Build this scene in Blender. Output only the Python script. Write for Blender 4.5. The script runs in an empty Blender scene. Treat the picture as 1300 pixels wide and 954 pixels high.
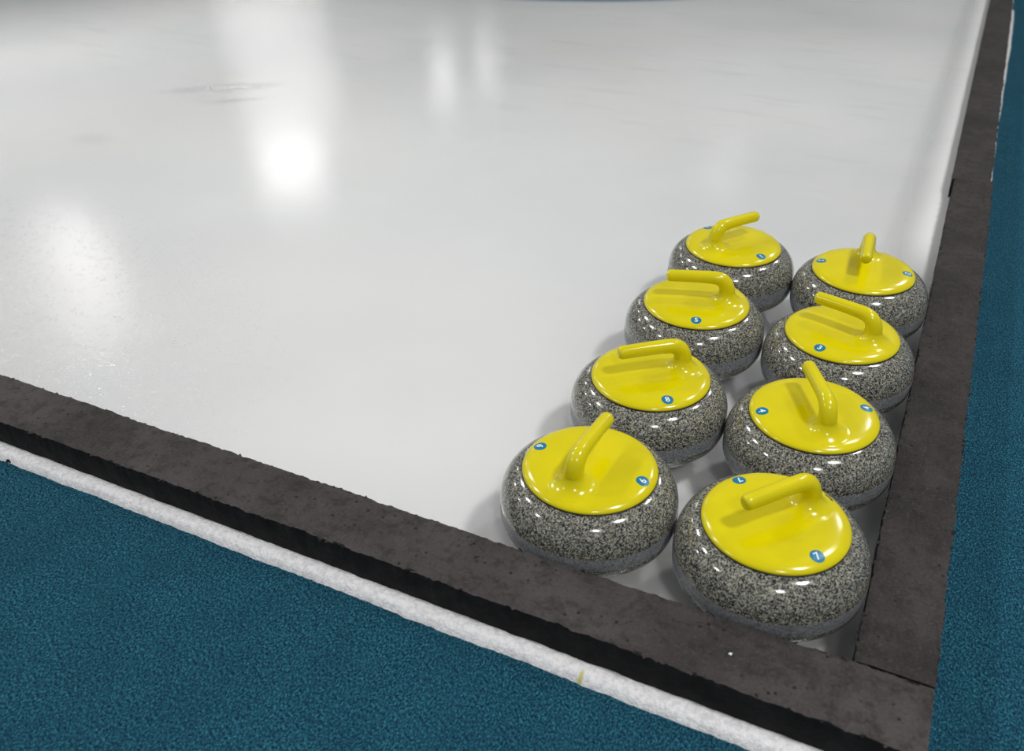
import bpy, bmesh, math, random
from mathutils import Vector, Matrix, noise

random.seed(7)
SC = bpy.context.scene
COL = SC.collection
PI = math.pi

# ------------------------------------------------------------------ helpers
def tag(o, label=None, cat=None, group=None, kind=None):
    if label: o['label'] = label
    if cat: o['category'] = cat
    if group: o['group'] = group
    if kind: o['kind'] = kind
    return o

def obj(name, bm, mats, parent=None, smooth=True, angle=None):
    me = bpy.data.meshes.new(name)
    bm.normal_update()
    bm.to_mesh(me); bm.free()
    for m in (mats if isinstance(mats, (list, tuple)) else [mats]):
        me.materials.append(m)
    me.polygons.foreach_set('use_smooth', [smooth] * len(me.polygons))
    if smooth and angle is not None:
        me.set_sharp_from_angle(angle=angle)
    o = bpy.data.objects.new(name, me); COL.objects.link(o)
    if parent: o.parent = parent
    return o

def empty(name, loc, rz=0):
    o = bpy.data.objects.new(name, None); COL.objects.link(o)
    o.location = loc; o.rotation_euler = (0, 0, rz)
    o.empty_display_size = .05
    return o

def lathe(bm, prof, n=96, closed=False, mi=0):
    """prof: list of (r, z) from bottom to top; a radius of 0 closes with a fan."""
    rings = []
    for r, z in prof:
        if r < 1e-6:
            rings.append([bm.verts.new((0, 0, z))])
        else:
            rings.append([bm.verts.new((r * math.cos(2 * PI * k / n), r * math.sin(2 * PI * k / n), z)) for k in range(n)])
    pairs = list(zip(rings, rings[1:]))
    if closed: pairs.append((rings[-1], rings[0]))
    for a, b in pairs:
        for k in range(n):
            k2 = (k + 1) % n
            if len(a) == 1: f = bm.faces.new((a[0], b[k2], b[k]))
            elif len(b) == 1: f = bm.faces.new((a[k], a[k2], b[0]))
            else: f = bm.faces.new((a[k], a[k2], b[k2], b[k]))
            f.material_index = mi

# ------------------------------------------------------------------ node helpers
class NT:
    def __init__(s, name):
        s.m = bpy.data.materials.new(name); s.m.use_nodes = True
        s.t = s.m.node_tree; s.t.nodes.clear()
        s.out = s.n('ShaderNodeOutputMaterial'); s.b = s.n('ShaderNodeBsdfPrincipled')
        s.l(s.b.outputs[0], s.out.inputs[0])
    def n(s, k, **kw):
        x = s.t.nodes.new(k)
        for a, v in kw.items(): setattr(x, a, v)
        return x
    def l(s, a, b): s.t.links.new(a, b)
    def put(s, sock, v):
        if hasattr(v, 'is_output'): s.l(v, sock)
        elif v is not None: sock.default_value = v
    def coord(s, which='Object'): return s.n('ShaderNodeTexCoord').outputs[which]
    def noise(s, vec, scale, detail=2, rough=.5, out='Fac', dist=0.):
        x = s.n('ShaderNodeTexNoise'); s.l(vec, x.inputs['Vector'])
        x.inputs['Scale'].default_value = scale; x.inputs['Detail'].default_value = detail
        x.inputs['Roughness'].default_value = rough; x.inputs['Distortion'].default_value = dist
        return x.outputs[out]
    def voro(s, vec, scale, feature='F1', out='Distance', rand=1.):
        x = s.n('ShaderNodeTexVoronoi', feature=feature); s.l(vec, x.inputs['Vector'])
        x.inputs['Scale'].default_value = scale; x.inputs['Randomness'].default_value = rand
        return x.outputs[out]
    def ramp(s, fac, stops, interp='LINEAR'):
        x = s.n('ShaderNodeValToRGB'); s.l(fac, x.inputs[0]); r = x.color_ramp; r.interpolation = interp
        while len(r.elements) < len(stops): r.elements.new(.5)
        for e, (p, c) in zip(r.elements, stops):
            e.position = p; e.color = (c, c, c, 1) if isinstance(c, (int, float)) else (*c, 1)
        return x.outputs[0]
    def mix(s, f, a, b, blend='MIX'):
        x = s.n('ShaderNodeMix', data_type='RGBA', blend_type=blend)
        s.put(x.inputs[0], f)
        for i, v in ((6, a), (7, b)):
            if isinstance(v, (tuple, list)) and len(v) == 3 and ("k" not in locals() or "Radius" not in str(k)): v = (*v, 1)
            s.put(x.inputs[i], v)
        return x.outputs[2]
    def math(s, op, a, b=None, c=None, clamp=False):
        x = s.n('ShaderNodeMath', operation=op, use_clamp=clamp)
        s.put(x.inputs[0], a); s.put(x.inputs[1], b); s.put(x.inputs[2], c)
        return x.outputs[0]
    def rng(s, v, a, b, c=0., d=1.):
        x = s.n('ShaderNodeMapRange', interpolation_type='SMOOTHSTEP'); s.l(v, x.inputs[0])
        for i, k in zip((1, 2, 3, 4), (a, b, c, d)): x.inputs[i].default_value = k
        return x.outputs[0]
    def mapping(s, vec, scale=(1, 1, 1), loc=(0, 0, 0), rot=(0, 0, 0)):
        x = s.n('ShaderNodeMapping'); s.l(vec, x.inputs[0])
        x.inputs['Scale'].default_value = scale; x.inputs['Location'].default_value = loc
        x.inputs['Rotation'].default_value = rot
        return x.outputs[0]
    def bump(s, h, strength, dist, prev=None):
        x = s.n('ShaderNodeBump'); x.inputs['Strength'].default_value = strength
        x.inputs['Distance'].default_value = dist; s.l(h, x.inputs['Height'])
        if prev is not None: s.l(prev, x.inputs['Normal'])
        return x.outputs[0]
    def set(s, **kw):
        for k, v in kw.items():
            k = k.replace('_', ' ')
            if isinstance(v, (tuple, list)) and len(v) == 3 and ("k" not in locals() or "Radius" not in str(k)): v = (*v, 1)
            s.put(s.b.inputs[k], v)
        return s.m

def dist_to(M, vec, cx, cy, sx=1., sy=1., rot=0.):
    """length of the (rotated, scaled) xy offset from (cx, cy)"""
    v = M.n('ShaderNodeVectorMath', operation='SUBTRACT'); M.l(vec, v.inputs[0]); v.inputs[1].default_value = (cx, cy, 0)
    w = M.n('ShaderNodeVectorRotate', rotation_type='Z_AXIS'); M.l(v.outputs[0], w.inputs['Vector']); w.inputs['Angle'].default_value = rot
    k = M.n('ShaderNodeVectorMath', operation='MULTIPLY'); M.l(w.outputs[0], k.inputs[0]); k.inputs[1].default_value = (1 / sx, 1 / sy, 0)
    q = M.n('ShaderNodeVectorMath', operation='LENGTH'); M.l(k.outputs[0], q.inputs[0])
    return q.outputs['Value']

# ------------------------------------------------------------------ materials
def mat_ice(bed=False):
    M = NT('white_painted_bed' if bed else 'ice'); c = M.coord()
    if bed:                                    # paint and stains sit deeper, a little farther out
        k = 1 / 1.048
        c = M.mapping(c, (k, k, 1), (-.038 * (1 - k), -.943 * (1 - k), 0))
    sep = M.n('ShaderNodeSeparateXYZ'); M.l(c, sep.inputs[0]); X, Y = sep.outputs[0], sep.outputs[1]
    big = M.noise(c, 1.1, 4, .55)
    col = M.mix(M.rng(big, .35, .68), (.83, .84, .845), (.89, .89, .88))
    # scraped streaks running over the sheet
    st = M.noise(M.mapping(c, (1.2, 7., 1), rot=(0, 0, .5)), 2.2, 5, .6)
    far = M.rng(Y, 1.2, 2.6)
    col = M.mix(M.math('MULTIPLY', M.rng(st, .52, .75), M.math('MULTIPLY', far, .30)), col, (.60, .605, .62))
    # reflection falloff painted as grey toward the far left corner of the sheet
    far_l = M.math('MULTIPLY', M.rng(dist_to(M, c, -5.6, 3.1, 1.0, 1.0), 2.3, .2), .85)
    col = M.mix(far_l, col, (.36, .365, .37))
    # worn patch with broken frost
    wn = M.noise(c, 26, 4, .6)
    dp = dist_to(M, c, -2.70, 1.895, .30, .075, -.62)
    patch = M.rng(M.math('ADD', dp, M.math('MULTIPLY', M.math('SUBTRACT', wn, .5), 1.3)), 1.0, .45)
    col = M.mix(M.math('MULTIPLY', patch, .30), col, (.42, .425, .45))
    dq = dist_to(M, c, -2.70, 1.90, .14, .035, -.62)
    chips = M.rng(M.math('ADD', dq, M.math('MULTIPLY', M.math('SUBTRACT', M.noise(c, 45, 3), .5), 2.2)), .85, .5)
    col = M.mix(M.math('MULTIPLY', chips, .35), col, (.9, .9, .9))
    dp2 = dist_to(M, c, -2.73, 1.22, .10, .07)
    col = M.mix(M.math('MULTIPLY', M.rng(dp2, 1.2, .1), .16), col, (.45, .5, .5))
    # frost building up along the long bumper, a faint grey line inside it
    fr = M.rng(X, -.055, -.018)
    col = M.mix(M.math('MULTIPLY', fr, .5), col, (.84, .84, .84))
    gl = M.math('MULTIPLY', M.rng(M.math('ABSOLUTE', M.math('ADD', X, .085)), .05, .0), M.rng(Y, .9, 1.5))
    col = M.mix(M.math('MULTIPLY', gl, M.math('MULTIPLY', M.noise(c, 9, 3), .16)), col, (.50, .50, .51))
    # pale pink tinge in places, and the blue painted ring of the house
    pk = M.rng(M.noise(c, .9, 2), .55, .72)
    col = M.mix(M.math('MULTIPLY', pk, .10), col, (.80, .68, .68))
    rd = dist_to(M, c, -2.60, 5.655)
    ringm = M.math('MULTIPLY', M.rng(rd, 1.90, 1.79), M.rng(rd, 1.17, 1.23))
    col = M.mix(M.math('MULTIPLY', ringm, .93), col, (.03, .17, .33))
    nearleft = M.rng(dist_to(M, c, -2.3, .05, 1.15, .8), 1.2, .15)
    if bed:
        col = M.mix(M.math('MULTIPLY', nearleft, .45), col, (.66, .66, .65))
        col = M.mix(1.0, col, (1.06, 1.06, 1.06), 'MULTIPLY')
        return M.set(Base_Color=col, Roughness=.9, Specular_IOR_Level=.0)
    # rough frosty pebble strongest in the near left corner
    peb = M.noise(c, 120, 3, .6)
    fine = M.voro(c, 150)
    soft = M.noise(c, 38, 4, .6)
    n1 = M.bump(soft, .05, .010)
    b1 = M.n('ShaderNodeBump'); b1.inputs['Distance'].default_value = .0022; M.l(peb, b1.inputs['Height']); M.l(n1, b1.inputs['Normal'])
    M.l(M.math('MULTIPLY_ADD', nearleft, .28, .10), b1.inputs['Strength'])
    b2 = M.n('ShaderNodeBump'); b2.inputs['Distance'].default_value = .003; M.l(chips, b2.inputs['Height']); M.l(b1.outputs[0], b2.inputs['Normal'])
    b2.inputs['Strength'].default_value = .12
    rough = M.math('MULTIPLY_ADD', M.noise(c, 5, 4, .6), .05, .080)
    rough = M.math('ADD', rough, M.math('MULTIPLY', nearleft, .03))
    # tiny glints of frost, painted into the colour as white specks
    sp = M.math('MULTIPLY', M.rng(fine, .34, .20), M.rng(M.noise(c, 40, 1), .50, .58))
    col = M.mix(M.math('MULTIPLY', sp, nearleft), col, (1, 1, 1))
    # a clear, slightly cloudy layer with a polished skin; the white paint lies below it
    M.t.nodes.remove(M.b)
    cl = M.math('MULTIPLY', M.rng(X, -.150, -.010), M.rng(Y, 1.10, 1.6))
    cl = M.math('MAXIMUM', cl, M.math('MULTIPLY', sp, M.math('ADD', M.math('MULTIPLY', nearleft, .9), .02)))
    cl = M.math('MAXIMUM', cl, M.math('MULTIPLY', chips, .5))
    cl = M.math('MAXIMUM', cl, CLOUDY)
    fre = M.n('ShaderNodeFresnel'); fre.inputs['IOR'].default_value = 1.36; M.l(b2.outputs[0], fre.inputs['Normal'])
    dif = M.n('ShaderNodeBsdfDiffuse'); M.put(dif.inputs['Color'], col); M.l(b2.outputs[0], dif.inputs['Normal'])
    tra = M.n('ShaderNodeBsdfTransparent'); tra.inputs['Color'].default_value = (.985, .99, .992, 1)
    glo = M.n('ShaderNodeBsdfGlossy'); M.l(rough, glo.inputs['Roughness']); M.l(b2.outputs[0], glo.inputs['Normal'])
    m1 = M.n('ShaderNodeMixShader'); M.l(cl, m1.inputs[0]); M.l(tra.outputs[0], m1.inputs[1]); M.l(dif.outputs[0], m1.inputs[2])
    m2 = M.n('ShaderNodeMixShader'); M.l(fre.outputs[0], m2.inputs[0]); M.l(m1.outputs[0], m2.inputs[1]); M.l(glo.outputs[0], m2.inputs[2])
    M.l(m2.outputs[0], M.out.inputs[0])
    return M.m
CLOUDY = .04

def mat_lip():
    M = NT('frosted_ice_lip'); c = M.coord()
    n = M.noise(c, 160, 4, .65); v = M.voro(c, 260)
    col = M.mix(M.rng(M.noise(c, 120, 4, .7), .32, .62), (.68, .68, .71), (.90, .90, .91))
    # a small yellow stain
    d = dist_to(M, c, -.338, -.1365, .0035, .009, 0.)
    col = M.mix(M.math('MULTIPLY', M.rng(d, 1.5, .5), .75), col, (.52, .50, .05))
    nn = M.bump(n, .5, .002); nn = M.bump(v, .45, .002, nn)
    return M.set(Base_Color=col, Roughness=.28, IOR=1.33, Normal=nn)

def mat_carpet():
    M = NT('blue_carpet'); c = M.coord()
    w = M.n('ShaderNodeVectorMath', operation='ADD'); M.l(c, w.inputs[0])
    wob = M.n('ShaderNodeTexNoise'); M.l(c, wob.inputs['Vector']); wob.inputs['Scale'].default_value = 30
    sc = M.n('ShaderNodeVectorMath', operation='SCALE'); M.l(wob.outputs['Color'], sc.inputs[0]); sc.inputs['Scale'].default_value = .004
    M.l(sc.outputs[0], w.inputs[1])
    loops = M.voro(M.mapping(w.outputs[0], (1, .62, 1)), 430)
    n1 = M.noise(M.mapping(c, (1, .7, 1), rot=(0, 0, .35)), 330, 3, .75); n2 = M.noise(c, 9, 4, .6); n3 = M.noise(M.mapping(c, (9, .5, 1)), 4, 3)
    col = M.ramp(n1, [(.36, (.001, .010, .026)), (.47, (.008, .080, .140)), (.62, (.050, .260, .360))])
    col = M.mix(M.math('MULTIPLY', M.rng(loops, .25, .75), .6), col, (.001, .008, .018))
    col = M.mix(M.math('MULTIPLY', M.rng(n2, .35, .7), .25), col, (.004, .035, .07))
    col = M.mix(M.math('MULTIPLY', M.rng(n3, .45, .75), .10), col, (.02, .15, .21))
    nn = M.bump(loops, .8, .004)
    return M.set(Base_Color=col, Roughness=.95, Specular_IOR_Level=.15, Normal=nn)

def mat_foam(name, side=False, k=1.):
    M = NT(name); c = M.coord()
    cw = M.n('ShaderNodeNewGeometry').outputs['Position']
    if side:
        n = M.noise(M.mapping(cw, (1, 1, 1)), 30, 5, .65)
        col = M.mix(M.rng(n, .35, .7), (.0045, .0045, .0048), (.013, .0128, .0126))
        nn = M.bump(M.noise(cw, 60, 5, .65), .6, .006)
        return M.set(Base_Color=col, Roughness=.8, Specular_IOR_Level=.25, Normal=nn)
    big = M.noise(cw, 6, 5, .6); mid = M.noise(cw, 45, 5, .65); fi = M.noise(cw, 190, 4, .75)
    scr = M.noise(M.mapping(cw, (60, 11, 1), rot=(0, 0, .6)), 1.6, 4, .65)
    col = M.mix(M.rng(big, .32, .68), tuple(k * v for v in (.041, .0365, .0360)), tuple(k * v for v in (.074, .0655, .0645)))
    col = M.mix(M.math('MULTIPLY', M.rng(mid, .55, .33), .60), col, (.020, .018, .018))
    col = M.mix(M.math('MULTIPLY', M.rng(scr, .55, .75), .22), col, (.085, .077, .074))
    col = M.mix(M.math('MULTIPLY', M.rng(fi, .52, .72), .50), col, (.105, .096, .093))
    col = M.mix(M.math('MULTIPLY', M.rng(fi, .46, .30), .55), col, (.014, .012, .012))
    pit = M.math('MULTIPLY', M.rng(M.voro(cw, 60), .22, .10), M.rng(M.noise(cw, 13, 2), .48, .58))
    col = M.mix(M.math('MULTIPLY', pit, .85), col, (.008, .007, .007))
    nn = M.bump(mid, .65, .008); nn = M.bump(fi, .6, .002, nn); nn = M.bump(scr, .4, .004, nn)
    nn = M.bump(pit, -.5, .002, nn)
    return M.set(Base_Color=col, Roughness=.85, Specular_IOR_Level=.25, Normal=nn)

def granite_vec(M):
    c = M.coord(); oi = M.n('ShaderNodeObjectInfo')
    sc = M.n('ShaderNodeVectorMath', operation='SCALE'); 
    cmb = M.n('ShaderNodeCombineXYZ')
    for i in range(3): M.l(oi.outputs['Random'], cmb.inputs[i])
    M.l(cmb.outputs[0], sc.inputs[0]); sc.inputs['Scale'].default_value = 7.3
    a = M.n('ShaderNodeVectorMath', operation='ADD'); M.l(c, a.inputs[0]); M.l(sc.outputs[0], a.inputs[1])
    wob = M.n('ShaderNodeTexNoise'); M.l(a.outputs[0], wob.inputs['Vector']); wob.inputs['Scale'].default_value = 500
    s2 = M.n('ShaderNodeVectorMath', operation='SCALE'); M.l(wob.outputs['Color'], s2.inputs[0]); s2.inputs['Scale'].default_value = .0016
    b = M.n('ShaderNodeVectorMath', operation='ADD'); M.l(a.outputs[0], b.inputs[0]); M.l(s2.outputs[0], b.inputs[1])
    return b.outputs[0]

def mat_granite(name, band=False):
    M = NT(name); v = granite_vec(M)
    cell = M.n('ShaderNodeTexVoronoi'); M.l(v, cell.inputs['Vector']); cell.inputs['Scale'].default_value = 560
    bw = M.n('ShaderNodeSeparateColor'); M.l(cell.outputs['Color'], bw.inputs[0])
    r1, r2 = bw.outputs[0], bw.outputs[1]
    soft = M.noise(v, 240, 3, .6)
    k = M.math('ADD', r1, M.math('MULTIPLY', M.math('SUBTRACT', soft, .5), .9))
    if band:
        col = M.ramp(k, [(.05, (.085, .091, .100)), (.30, (.165, .175, .190)), (.62, (.235, .245, .262)), (.95, (.32, .33, .345))])
        col = M.mix(M.math('MULTIPLY', M.rng(M.noise(v, 20, 3), .4, .7), .25), col, (.11, .118, .13))
        return M.set(Base_Color=col, Roughness=.42, Normal=M.bump(M.noise(v, 700, 2), .15, .0006))
    col = M.ramp(k, [(.04, (.006, .007, .009)), (.22, (.016, .017, .019)), (.30, (.070, .070, .067)), (.50, (.150, .149, .128)),
                     (.72, (.26, .258, .210)), (.95, (.44, .435, .36))])
    g = M.voro(v, 330)
    dk = M.math('MULTIPLY', M.rng(g, .30, .20), M.rng(M.noise(v, 90, 2), .42, .50))
    col = M.mix(M.math('MULTIPLY', dk, .9), col, (.010, .011, .013))
    return M.set(Base_Color=col, Roughness=.13, IOR=1.52, Coat_Weight=.6, Coat_Roughness=.06)

def mat_plain(name, col, rough, **kw):
    M = NT(name); c = M.coord()
    n = M.noise(c, 40, 2)
    cc = M.mix(M.math('MULTIPLY', n, .10), col, tuple(x * .85 for x in col))
    return M.set(Base_Color=cc, Roughness=rough, **kw)

def mat_yellow():
    M = NT('yellow_plastic'); c = M.coord()
    col = M.mix(M.rng(M.noise(c, 18, 3), .35, .7), (.69, .595, .0006), (.735, .635, .0008))
    nn = M.bump(M.noise(c, 60, 2), .03, .002)
    return M.set(Base_Color=col, Roughness=.17, IOR=1.47, Coat_Weight=.08, Coat_Roughness=.10, Normal=nn)

ICE = mat_ice(); BED = mat_ice(True); LIP = mat_lip(); CARPET = mat_carpet()
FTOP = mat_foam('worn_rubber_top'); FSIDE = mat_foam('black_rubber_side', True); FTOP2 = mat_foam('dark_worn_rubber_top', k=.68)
GRAN = mat_granite('polished_granite'); BAND = mat_granite('matte_granite', True)
YEL = mat_yellow()
BLUE = mat_plain('blue_sticker', (.0, .19, .36), .3)
WHITE = mat_plain('white_print', (.85, .88, .9), .35)
BLACK = mat_plain('plate_shadow_black', (.006, .006, .006), .5)
SLOT = mat_plain('dark_slot', (.020, .010, .014), .5)

# ------------------------------------------------------------------ setting: carpet, ice sheet, frozen lip
FH, W1, W2, LIPW, ZC = .0585, .1107, .1026, .0377, -.012
bm = bmesh.new()
CX1, CY0 = W2 - .02, -W1 + .02                                    # the carpet is laid round the sheet
vs = [bm.verts.new(p) for p in ((-9, -4, ZC), (5, -4, ZC), (5, CY0, ZC), (CX1, CY0, ZC), (-9, CY0, ZC), (5, 16, ZC), (CX1, 16, ZC))]
bm.faces.new(vs[:5]); bm.faces.new((vs[3], vs[2], vs[5], vs[6]))
tag(obj('floor', bm, CARPET, smooth=False), kind='structure')

bm = bmesh.new()
x0, x1, y0, y1 = -7.0, CX1 - .001, CY0 + .001, 14.0
ZB = -.052
bm.faces.new([bm.verts.new((x, y, 0)) for x, y in ((x0, y0), (x1, y0), (x1, y1), (x0, y1))])
tag(obj('ice_sheet', bm, ICE, smooth=False), kind='structure')
bm = bmesh.new()
a = [bm.verts.new((x, y, ZB)) for x, y in ((x0, y0), (x1, y0), (x1, y1), (x0, y1))]
b = [bm.verts.new((x, y, ZC)) for x, y in ((x0, y0), (x1, y0), (x1, y1), (x0, y1))]
bm.faces.new(a)
for i in range(4):
    j = (i + 1) % 4
    bm.faces.new((b[i], b[j], a[j], a[i]))
tag(obj('ice_bed', bm, BED, smooth=False), kind='structure')

def lip_strip(bm, pts, out, width):
    """pts: points along the foam foot; out: outward direction; width(i) in metres"""
    rows = []
    n = len(pts)
    NS = 9
    for i, p in enumerate(pts):
        w = width(i, p); row = []
        for k in range(NS):
            t = k / (NS - 1)
            d = -.004 + (w + .004) * (t if t < .7 else .7 + (t - .7) * 1.0)
            q = Vector(p) + out * d
            nz = noise.noise(Vector((q.x * 70, q.y * 70, 1.3))) * .0010 + noise.noise(Vector((q.x * 190, q.y * 190, 4.))) * .0006
            z = .0035 * math.sin(min(1, t / .5) * PI * .5) if t < .45 else None
            if z is None:
                u = (t - .45) / .55
                z = .0035 - (.0035 - ZC + .001) * (1 - math.sqrt(max(0, 1 - u * u)))
            z += nz * (0.3 if t < .12 else 1)
            if k == NS - 1: z = ZC - .002
            q += out * (noise.noise(Vector((q.x * 45 + 9, q.y * 45, k * .3))) * .0016 * t + noise.noise(Vector((q.x * 130, q.y * 130, k * .5))) * .0015 * t)
            row.append(bm.verts.new((q.x, q.y, z)))
        rows.append(row)
    for r, s in zip(rows, rows[1:]):
        for k in range(NS - 1):
            bm.faces.new((r[k], s[k], s[k + 1], r[k + 1]))

bm = bmesh.new()
N = 900
pts = [(-4.0 + (4.0 + W2 + .008) * i / N, -W1, 0) for i in range(N + 1)]
lip_strip(bm, pts, Vector((0, -1, 0)), lambda i, p: LIPW - .007 + .0025 * noise.noise(Vector((p[0] * 6, 3, 0))))
N = 700
pts = [(W2, -W1 + .002 + (6.3) * (i / N) ** 1.5, 0) for i in range(N + 1)]
def rw(i, p):
    y = p[1]
    a = .004 + .012 * max(0, min(1, (y - 2.7) / 1.0))
    if y > 4.55: a = .004
    return max(.003, a + .003 * noise.noise(Vector((p[1] * 3, 8, 0))))
lip_strip(bm, pts, Vector((1, 0, 0)), rw)
bmesh.ops.recalc_face_normals(bm, faces=bm.faces)
tag(obj('frozen_ice_lip', bm, LIP), kind='structure')

# ------------------------------------------------------------------ black foam bumpers round the sheet
def bumper(name, origin, along, across, length, width, seg, label, flakes=60, seed=0, clear=(), top=None):
    """box strip with a worn top, uneven rims and torn shreds. `across` points from the rim at the ice to the outer rim."""
    root = Vector(origin); A = Vector(along); B = Vector(across); bm = bmesh.new(); rnd = random.Random(seed)
    NT_ = 14; NS_ = 5
    prof = []
    for k in range(NS_): prof.append((0, FH * k / NS_, 'in'))
    for k in range(NT_ + 1): prof.append((k / NT_, FH, 'top'))
    for k in range(NS_ - 1, -1, -1): prof.append((1, FH * k / NS_, 'out'))
    rows = []; n = len(seg)
    for i, s in enumerate(seg):
        row = []
        for (t, z, kind) in prof:
            f = Vector((s * 1.0, t * 3.1, seed * 5.7))
            ed = (noise.noise(Vector((s * 38, seed, 2 if t < .5 else 9))) * .0028 + noise.noise(Vector((s * 130, seed, 5 if t < .5 else 1))) * .0022
                  + noise.noise(Vector((s * 7, seed, 7 if t < .5 else 3))) * .0020)
            d = t * width; zz = z
            if kind == 'top':
                e = min(t, 1 - t)
                zz += noise.noise(Vector((s * 22, d * 60, seed))) * .0011 - .0004
                if e < 1e-6:
                    zz -= .0016 + abs(noise.noise(Vector((s * 60, seed + 3, t)))) * .0028
                    d += ed * (1 if t < .5 else 1.2)
                elif e < .1:
                    d += ed * .5
            else:
                h = z / FH
                d += (noise.noise(Vector((s * 26, h * 2.2, seed + (0 if kind == 'in' else 40)))) * .0026 + ed * h * .8)
                if h < .01: zz = 0
            d = max(d, .0006 if any(abs(s - q) < .06 for q in clear) else -.0035)
            row.append(bm.verts.new(A * s + B * d + Vector((0, 0, zz))))
        rows.append(row)
    m = len(prof)
    for r, q in zip(rows, rows[1:]):
        for k in range(m - 1):
            f = bm.faces.new((r[k], q[k], q[k + 1], r[k + 1]))
            if not (NS_ <= k < NS_ + NT_): f.material_index = 1
    for row in (rows[0], rows[-1]):
        f = bm.faces.new(row); f.material_index = 1
    # torn shreds along both upper rims
    for _ in range(flakes):
        s = seg[0] + (seg[-1] - seg[0]) * rnd.random() ** 1.3
        side = rnd.random() < .62
        d0 = (0 if side else width); sg = -1 if side else 1
        if side and any(abs(s - q) < .045 for q in clear): continue
        Ln = rnd.uniform(.001, .0045); Wd = rnd.uniform(.002, .007); z = FH - rnd.uniform(.001, .004)
        skew = rnd.uniform(-.008, .008); up = rnd.uniform(-.003, .0012)
        p = [(s - Wd, d0 - sg * .003, z), (s + Wd, d0 - sg * .003, z), (s + Wd * .5 + skew, d0 + sg * Ln * .6, z + up * .6),
             (s + skew * 1.1, d0 + sg * Ln, z + up), (s - Wd * .4 + skew, d0 + sg * Ln * .5, z + up * .4)]
        v = [bm.verts.new(A * a + B * max(b, -.006) + Vector((0, 0, c))) for a, b, c in p]
        f = bm.faces.new(v); f.material_index = rnd.choice((0, 1, 1))
    bmesh.ops.recalc_face_normals(bm, faces=bm.faces)
    o = obj(name, bm, [top or FTOP, FSIDE], smooth=True, angle=math.radians(40))
    o.location = root
    return tag(o, label, 'bumper', 'black foam bumpers edging the ice')

def spaced(length, near, far, switch):
    out = [0.]; 
    while out[-1] < length:
        out.append(out[-1] + (near if out[-1] < switch else far))
    out[-1] = length
    return out

SEAM = 1.876
bumper('foam_bumper', (W2, 0, 0), (-1, 0, 0), (0, -1, 0), 4.0, W1, spaced(4.0, .0045, .02, 2.1),
       'black foam bumper along the near edge, white frozen lip in front', 170, 1, (W2 + .146, W2 + .4415))
bumper('foam_bumper', (.0008, .0025, 0), (0, 1, 0), (1, 0, 0), SEAM - .004, W2, spaced(SEAM - .004, .005, .008, 1.2),
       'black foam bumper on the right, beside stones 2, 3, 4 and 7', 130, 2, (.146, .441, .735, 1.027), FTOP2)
bumper('foam_bumper', (-.0055, SEAM, 0), (0, 1, 0), (1, 0, 0), 7.0, W2, spaced(7.0, .012, .03, 3.5),
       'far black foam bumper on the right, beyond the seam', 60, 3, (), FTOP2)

# ------------------------------------------------------------------ curling stones
R = .1455
def body_profile():
    low = [(0, .002), (.055, .002), (.0645, 0), (.070, 0), (.0745, .0015)]
    bl, bh, zt = .044, .068, .1254
    for k in range(1, 13):
        t = PI / 2 * k / 12
        low.append((.085 + (R - .085) * math.sin(t), bl * (1 - math.cos(t))))
    up = []
    for k in range(0, 21):
        t = PI / 2 * k / 20
        up.append((.100 + (R - .100) * math.cos(t), bh + (zt - bh) * math.sin(t)))
    up += [(.060, zt), (0, zt)]
    return low, up
LOW, UP = body_profile()

PLATE = [(.1000, .1262), (.1080, .1262), (.1089, .1272), (.1090, .1284), (.1080, .1304), (.1055, .1326), (.1015, .1349), (.096, .1368),
         (.088, .1383), (.076, .1394), (.060, .1402), (.040, .1407), (.020, .1409), (0, .1410)]
def plate_z(r):
    P = PLATE[3:]
    for (ra, za), (rb, zb) in zip(P, P[1:]):
        if rb <= r <= ra:
            t = (r - rb) / (ra - rb); return zb + (za - zb) * t
    return .128

def catmull(P, n):
    out = []
    Q = [P[0]] + P + [P[-1]]
    for i in range(1, len(Q) - 2):
        for k in range(n):
            t = k / n
            out.append(tuple(.5 * (2 * b + (c - a) * t + (2 * a - 5 * b + 4 * c - d) * t * t + (3 * b - a - 3 * c + d) * t ** 3)
                             for a, b, c, d in zip(Q[i - 1], Q[i], Q[i + 1], Q[i + 2])))
    out.append(P[-1]); return out

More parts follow.
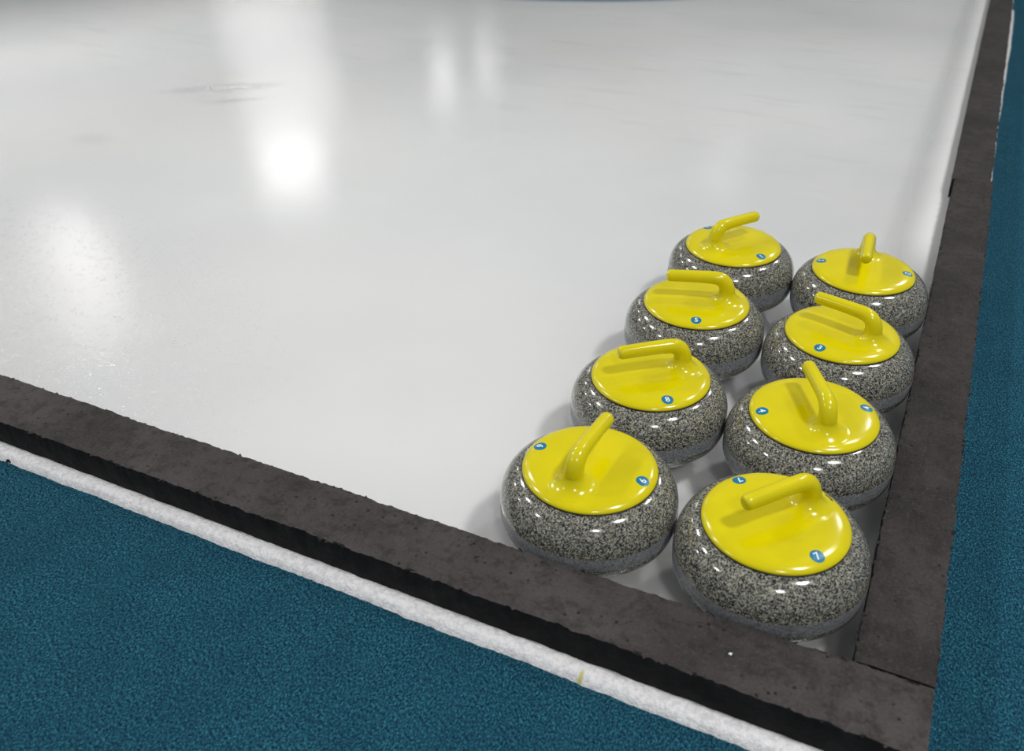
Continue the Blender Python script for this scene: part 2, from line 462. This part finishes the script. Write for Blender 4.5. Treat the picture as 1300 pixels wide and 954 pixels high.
def grip_mesh():
    """goose-neck: flared foot melting into the plate, bend, straight round grip. columns: x, z, radius along the bend plane, radius sideways"""
    P = []
    for k in range(9):                                         # a round fillet runs out flat into the plate
        h = .0215 * (k / 8) ** 1.8
        g = .0235 * (1 - math.sqrt(max(0, 1 - (1 - h / .0215) ** 2)))
        P.append((-.0600 + .0008 * k / 8, .1412 + h, .0172 - .0010 * k / 8 + g, .0170 - .0010 * k / 8 + g))
    P += [(-.0572, .1712, .0155, .0153), (-.0522, .1805, .0149, .0147), (-.0430, .1866, .0143, .0141),
         (-.0310, .1888, .0136, .0134), (-.0100, .1892, .0129, .0128), (.0150, .1888, .0126, .0125), (.0400, .1879, .0125, .0124), (.0570, .1872, .0124, .0124)]
    Q = catmull(P, 5)
    # rounded end
    x, z = Q[-1][0], Q[-1][1]
    for k in range(1, 8):
        t = PI / 2 * k / 7
        rr = .0124 - .0063 * (1 - math.cos(t)); Q.append((x + .0095 * math.sin(t) * .9, z - .0003 * k / 7, rr, rr))
    bm = bmesh.new(); n = 28; rings = []
    for i, (x, z, ra, rb) in enumerate(Q):
        a = Q[max(0, i - 1)]; b = Q[min(len(Q) - 1, i + 1)]
        T = Vector((b[0] - a[0], 0, b[1] - a[1])).normalized()
        if z < .1627 and i < 41: T = Vector((0, 0, 1)).lerp(T, max(0, min(1, (z - .1485) / .014))).normalized()
        if i > len(Q) - 8: T = Vector((1, 0, -.04)).normalized()
        S = Vector((0, 1, 0)); U = S.cross(T).normalized()
        ring = []
        for k in range(n):
            t = 2 * PI * k / n
            p = Vector((x, 0, z)) + U * (ra * math.cos(t)) + S * (rb * math.sin(t))
            if z < .1530:                                     # the foot follows the domed plate
                r = math.hypot(p.x, p.y)
                base = plate_z(min(r, .1085)) - .1410
                p.z += base * max(0, min(1, (.1530 - z) / .0118))
                if i < 2: p.z -= .0004 - .0002 * i
            ring.append(bm.verts.new(p))
        rings.append(ring)
    for a, b in zip(rings, rings[1:]):
        for k in range(n):
            bm.faces.new((a[k], a[(k + 1) % n], b[(k + 1) % n], b[k]))
    e = rings[-1]; c = bm.verts.new(sum((v.co for v in e), Vector()) / n + Vector((.0012, 0, 0)))
    for k in range(n): bm.faces.new((e[k], e[(k + 1) % n], c))
    bmesh.ops.recalc_face_normals(bm, faces=bm.faces)
    return bm

def numeral_polys(ch, size):
    cu = bpy.data.curves.new('numeral', 'FONT'); cu.body = ch; cu.size = size; cu.align_x = 'CENTER'; cu.align_y = 'CENTER'
    cu.offset = size * .018; cu.resolution_u = 4
    o = bpy.data.objects.new('numeral', cu); COL.objects.link(o)
    bpy.context.view_layer.update()
    me = bpy.data.meshes.new_from_object(o.evaluated_get(bpy.context.evaluated_depsgraph_get()))
    vs = [v.co.copy() for v in me.vertices]; fs = [list(p.vertices) for p in me.polygons]
    bpy.data.objects.remove(o); bpy.data.curves.remove(cu); bpy.data.meshes.remove(me)
    cx = (min(v.x for v in vs) + max(v.x for v in vs)) / 2; cy = (min(v.y for v in vs) + max(v.y for v in vs)) / 2
    return [(v.x - cx, v.y - cy) for v in vs], fs

SR = .0905
def sticker_mesh(ch, sgn):
    """blue dot with a white numeral lying on the domed plate at y = -sgn*SR, its top toward the plate's centre"""
    bm = bmesh.new(); rad = .0106
    def place(u, v, e):
        # u right, v up (toward the centre)
        x, y = (u, -SR + v) if sgn > 0 else (-u, SR - v)
        return (x, y, plate_z(math.hypot(x, y)) + e)
    n = 32; prev = [bm.verts.new(place(0, 0, .00045))]
    for j in range(1, 5):
        r = rad * j / 4
        ring = [bm.verts.new(place(r * math.cos(2 * PI * k / n), r * math.sin(2 * PI * k / n), .00045 if j < 4 else .0003)) for k in range(n)]
        for k in range(n):
            k2 = (k + 1) % n
            bm.faces.new((prev[0], ring[k], ring[k2]) if len(prev) == 1 else (prev[k], ring[k], ring[k2], prev[k2]))
        prev = ring
    vs, fs = numeral_polys(ch, .0165)
    vv = [bm.verts.new(place(u, v, .00085)) for u, v in vs]
    for f in fs:
        try:
            q = bm.faces.new([vv[i] for i in f]); q.material_index = 1
        except ValueError: pass
    bm.normal_update()
    for f in bm.faces:
        if f.normal.z < 0: f.normal_flip()
    return bm

def make_stone():
    root = empty('curling_stone', (0, 0, 0))
    bm = bmesh.new(); lathe(bm, LOW, 112); lathe(bm, UP, 112)
    obj('granite_body', bm, GRAN, root, True, math.radians(50))
    bm = bmesh.new(); lathe(bm, [LOW[-1], (R + .0002, .048), (R + .0003, .056), (R + .0002, .064), UP[0]], 112)
    b = obj('striking_band', bm, BAND, root); b['label'] = 'matte blue-grey striking band'
    bm = bmesh.new(); lathe(bm, [(.100, .1240), (.1092, .1240), (.1096, .1252), (.1092, .1263), (.100, .1263)], 112)  # black ring standing in for the shade below the plate rim
    g = obj('plate_shadow_ring', bm, BLACK, root); g['label'] = 'thin black ring for the shadow under the yellow plate'
    bm = bmesh.new(); lathe(bm, PLATE, 112)
    obj('handle_plate', bm, YEL, root, True, math.radians(60))
    obj('handle_grip', grip_mesh(), YEL, root, True)
    return root

def copy_stone(src):
    r = src.copy(); COL.objects.link(r)
    for ch in list(src.children):
        c = ch.copy(); COL.objects.link(c); c.parent = r
    return r

STONES = [
    # number, x, y, azimuth of the grip's free end, label
    ('6', -.44149, .14675, 86.3, 'curling stone numbered 6, nearest on the left, touching the near foam bumper'),
    ('7', -.14627, .14856, 230.5, 'curling stone numbered 7, frontmost, in the corner of the foam bumpers'),
    ('4', -.14500, .44393, 117.4, 'curling stone numbered 4, right column, just behind stone 7'),
    ('8', -.43811, .43875, 217.2, 'curling stone numbered 8, left column, just behind stone 6'),
    ('5', -.43969, .74114, 195.5, 'curling stone numbered 5, left column, between stones 8 and 1'),
    ('3', -.14462, .73718, 161.8, 'curling stone numbered 3, right column, between stones 4 and 2'),
    ('1', -.43844, 1.03921, 56.6, 'curling stone numbered 1, farthest in the left column, open ice behind it'),
    ('2', -.14575, 1.02980, 273.9, 'curling stone numbered 2, farthest on the right, grip end pointing at the viewer'),
]
proto = make_stone()
made = []
for i, (num, x, y, az, label) in enumerate(STONES):
    made.append(proto if i == 0 else copy_stone(proto))
for s, (num, x, y, az, label) in zip(made, STONES):
    s.location = (x, y, 0); s.rotation_euler = (0, 0, math.radians(az))
    tag(s, 'grey granite ' + label, 'curling stone', 'curling stones with yellow handles in the corner of the ice')
    plate = [c for c in s.children if c.name.startswith('handle_plate')][0]
    for sg in (1, -1):
        k = obj('number_sticker', sticker_mesh(num, sg), [BLUE, WHITE], plate)
        k['label'] = 'round blue sticker with white ' + num
    if num == '7':
        bm = bmesh.new(); n = 20; ring = []; inner = []
        for k in range(n):
            t = 2 * PI * k / n
            u, v = .0021 * math.cos(t), .0085 * math.copysign(abs(math.sin(t)) ** .6, math.sin(t))
            ang = PI + .000 + v / .100; rr = .1000 + u
            px, py = rr * math.cos(ang), rr * math.sin(ang)
            ring.append(bm.verts.new((px, py, plate_z(rr) + .0004)))
        f = bm.faces.new(ring); bm.normal_update()
        if f.normal.z < 0: f.normal_flip()
        o = obj('slot', bm, SLOT, plate, False); o['label'] = 'small dark slot near the rim behind the grip'

# ------------------------------------------------------------------ bits lying about
def crumb(name, loc, size, mat, label, cat, seed, flat=.6):
    rnd = random.Random(seed); bm = bmesh.new()
    bmesh.ops.create_icosphere(bm, subdivisions=2, radius=size)
    for v in bm.verts:
        v.co *= 1 + noise.noise(v.co * (1.3 / size) + Vector((seed, 0, 0))) * .7
        v.co.z *= flat
    zmin = min(v.co.z for v in bm.verts)
    for v in bm.verts: v.co.z -= zmin
    o = obj(name, bm, mat, smooth=False); o.location = loc
    return tag(o, label, cat)
crumb('foam_crumb', (-1.494, -.136, ZC), .006, FSIDE, 'dark foam crumb lying on the blue carpet at far left', 'crumb', 3)
crumb('ice_chip', (-.152, -.060, FH), .0022, WHITE, 'tiny white ice chip on top of the near foam bumper', 'ice chip', 5)

# ------------------------------------------------------------------ light
def lamp(name, loc, size, power, col=(1, .99, .97), shape='DISK', sy=None):
    L = bpy.data.lights.new(name, 'AREA'); L.shape = shape; L.size = size
    if sy: L.size_y = sy
    L.energy = power; L.color = col
    o = bpy.data.objects.new(name, L); COL.objects.link(o); o.location = loc
    return o
H = 4.0
lamp('ceiling_lamp', (1.60, -3.1, H), .6, 72)
lamp('ceiling_lamp', (1.60, .05, H), .6, 84)
lamp('ceiling_lamp', (1.30, 3.1, H), .6, 40)
lamp('ceiling_lamp', (1.30, 6.2, H), .6, 62)  # unseen lamp, added to brighten the far right ice
lamp('ceiling_lamp', (-4.8, -3.2, H), .6, 60)
lamp('ceiling_lamp', (-4.8, -.1, H), .6, 60)
lamp('ceiling_lamp', (-4.8, 2.3, H), .6, 76)
lamp('ceiling_lamp', (-10.6, -1.2, H), .6, 60)
lamp('ceiling_lamp', (-10.6, 2.6, H), .6, 60)
lamp('ceiling_lamp', (-8.85, 9.5, H), 1.1, 32)
lamp('ceiling_lamp', (-11.2, 12.5, H), 2.0, 34)
lamp('ceiling_lamp', (-8.85, 5.5, H), .6, 40)
lamp('ceiling_lamp', (-9.0, 14.4, H), .5, 11)
lamp('ceiling_lamp', (-8.75, 15.7, H), .5, 8)
lamp('ceiling_lamp', (-15.0, 16.8, H), 2.6, 52)
lamp('ceiling_lamp', (-2.9, 12.0, H), .7, 3.5)

w = bpy.data.worlds.new('World'); SC.world = w; w.use_nodes = True
bg = w.node_tree.nodes['Background']; bg.inputs[0].default_value = (.97, .985, 1, 1); bg.inputs[1].default_value = .24

# ------------------------------------------------------------------ camera
yaw, pitch, roll = -.45935, -.55524, -.01551
f = Vector((math.cos(pitch) * math.sin(yaw), math.cos(pitch) * math.cos(yaw), math.sin(pitch)))
r = f.cross(Vector((0, 0, 1))).normalized(); u = r.cross(f)
c_, s_ = math.cos(roll), math.sin(roll)
r2 = r * c_ + u * s_; u2 = -r * s_ + u * c_
cd = bpy.data.cameras.new('Camera'); cam = bpy.data.objects.new('Camera', cd); COL.objects.link(cam)
m = Matrix((r2, u2, -f)).transposed().to_4x4(); m.translation = Vector((-.03826, -.94338, 1.08832))
cam.matrix_world = m
cd.sensor_fit = 'HORIZONTAL'; cd.sensor_width = 36; cd.lens = 1176.817 / 1300 * 36
cd.shift_y = -44.5 / 1300
cd.clip_end = 100
cd.dof.use_dof = True; cd.dof.focus_distance = 1.72; cd.dof.aperture_fstop = 4.0
SC.camera = cam
SC.view_settings.view_transform = 'Standard'
SC.view_settings.look = 'None'
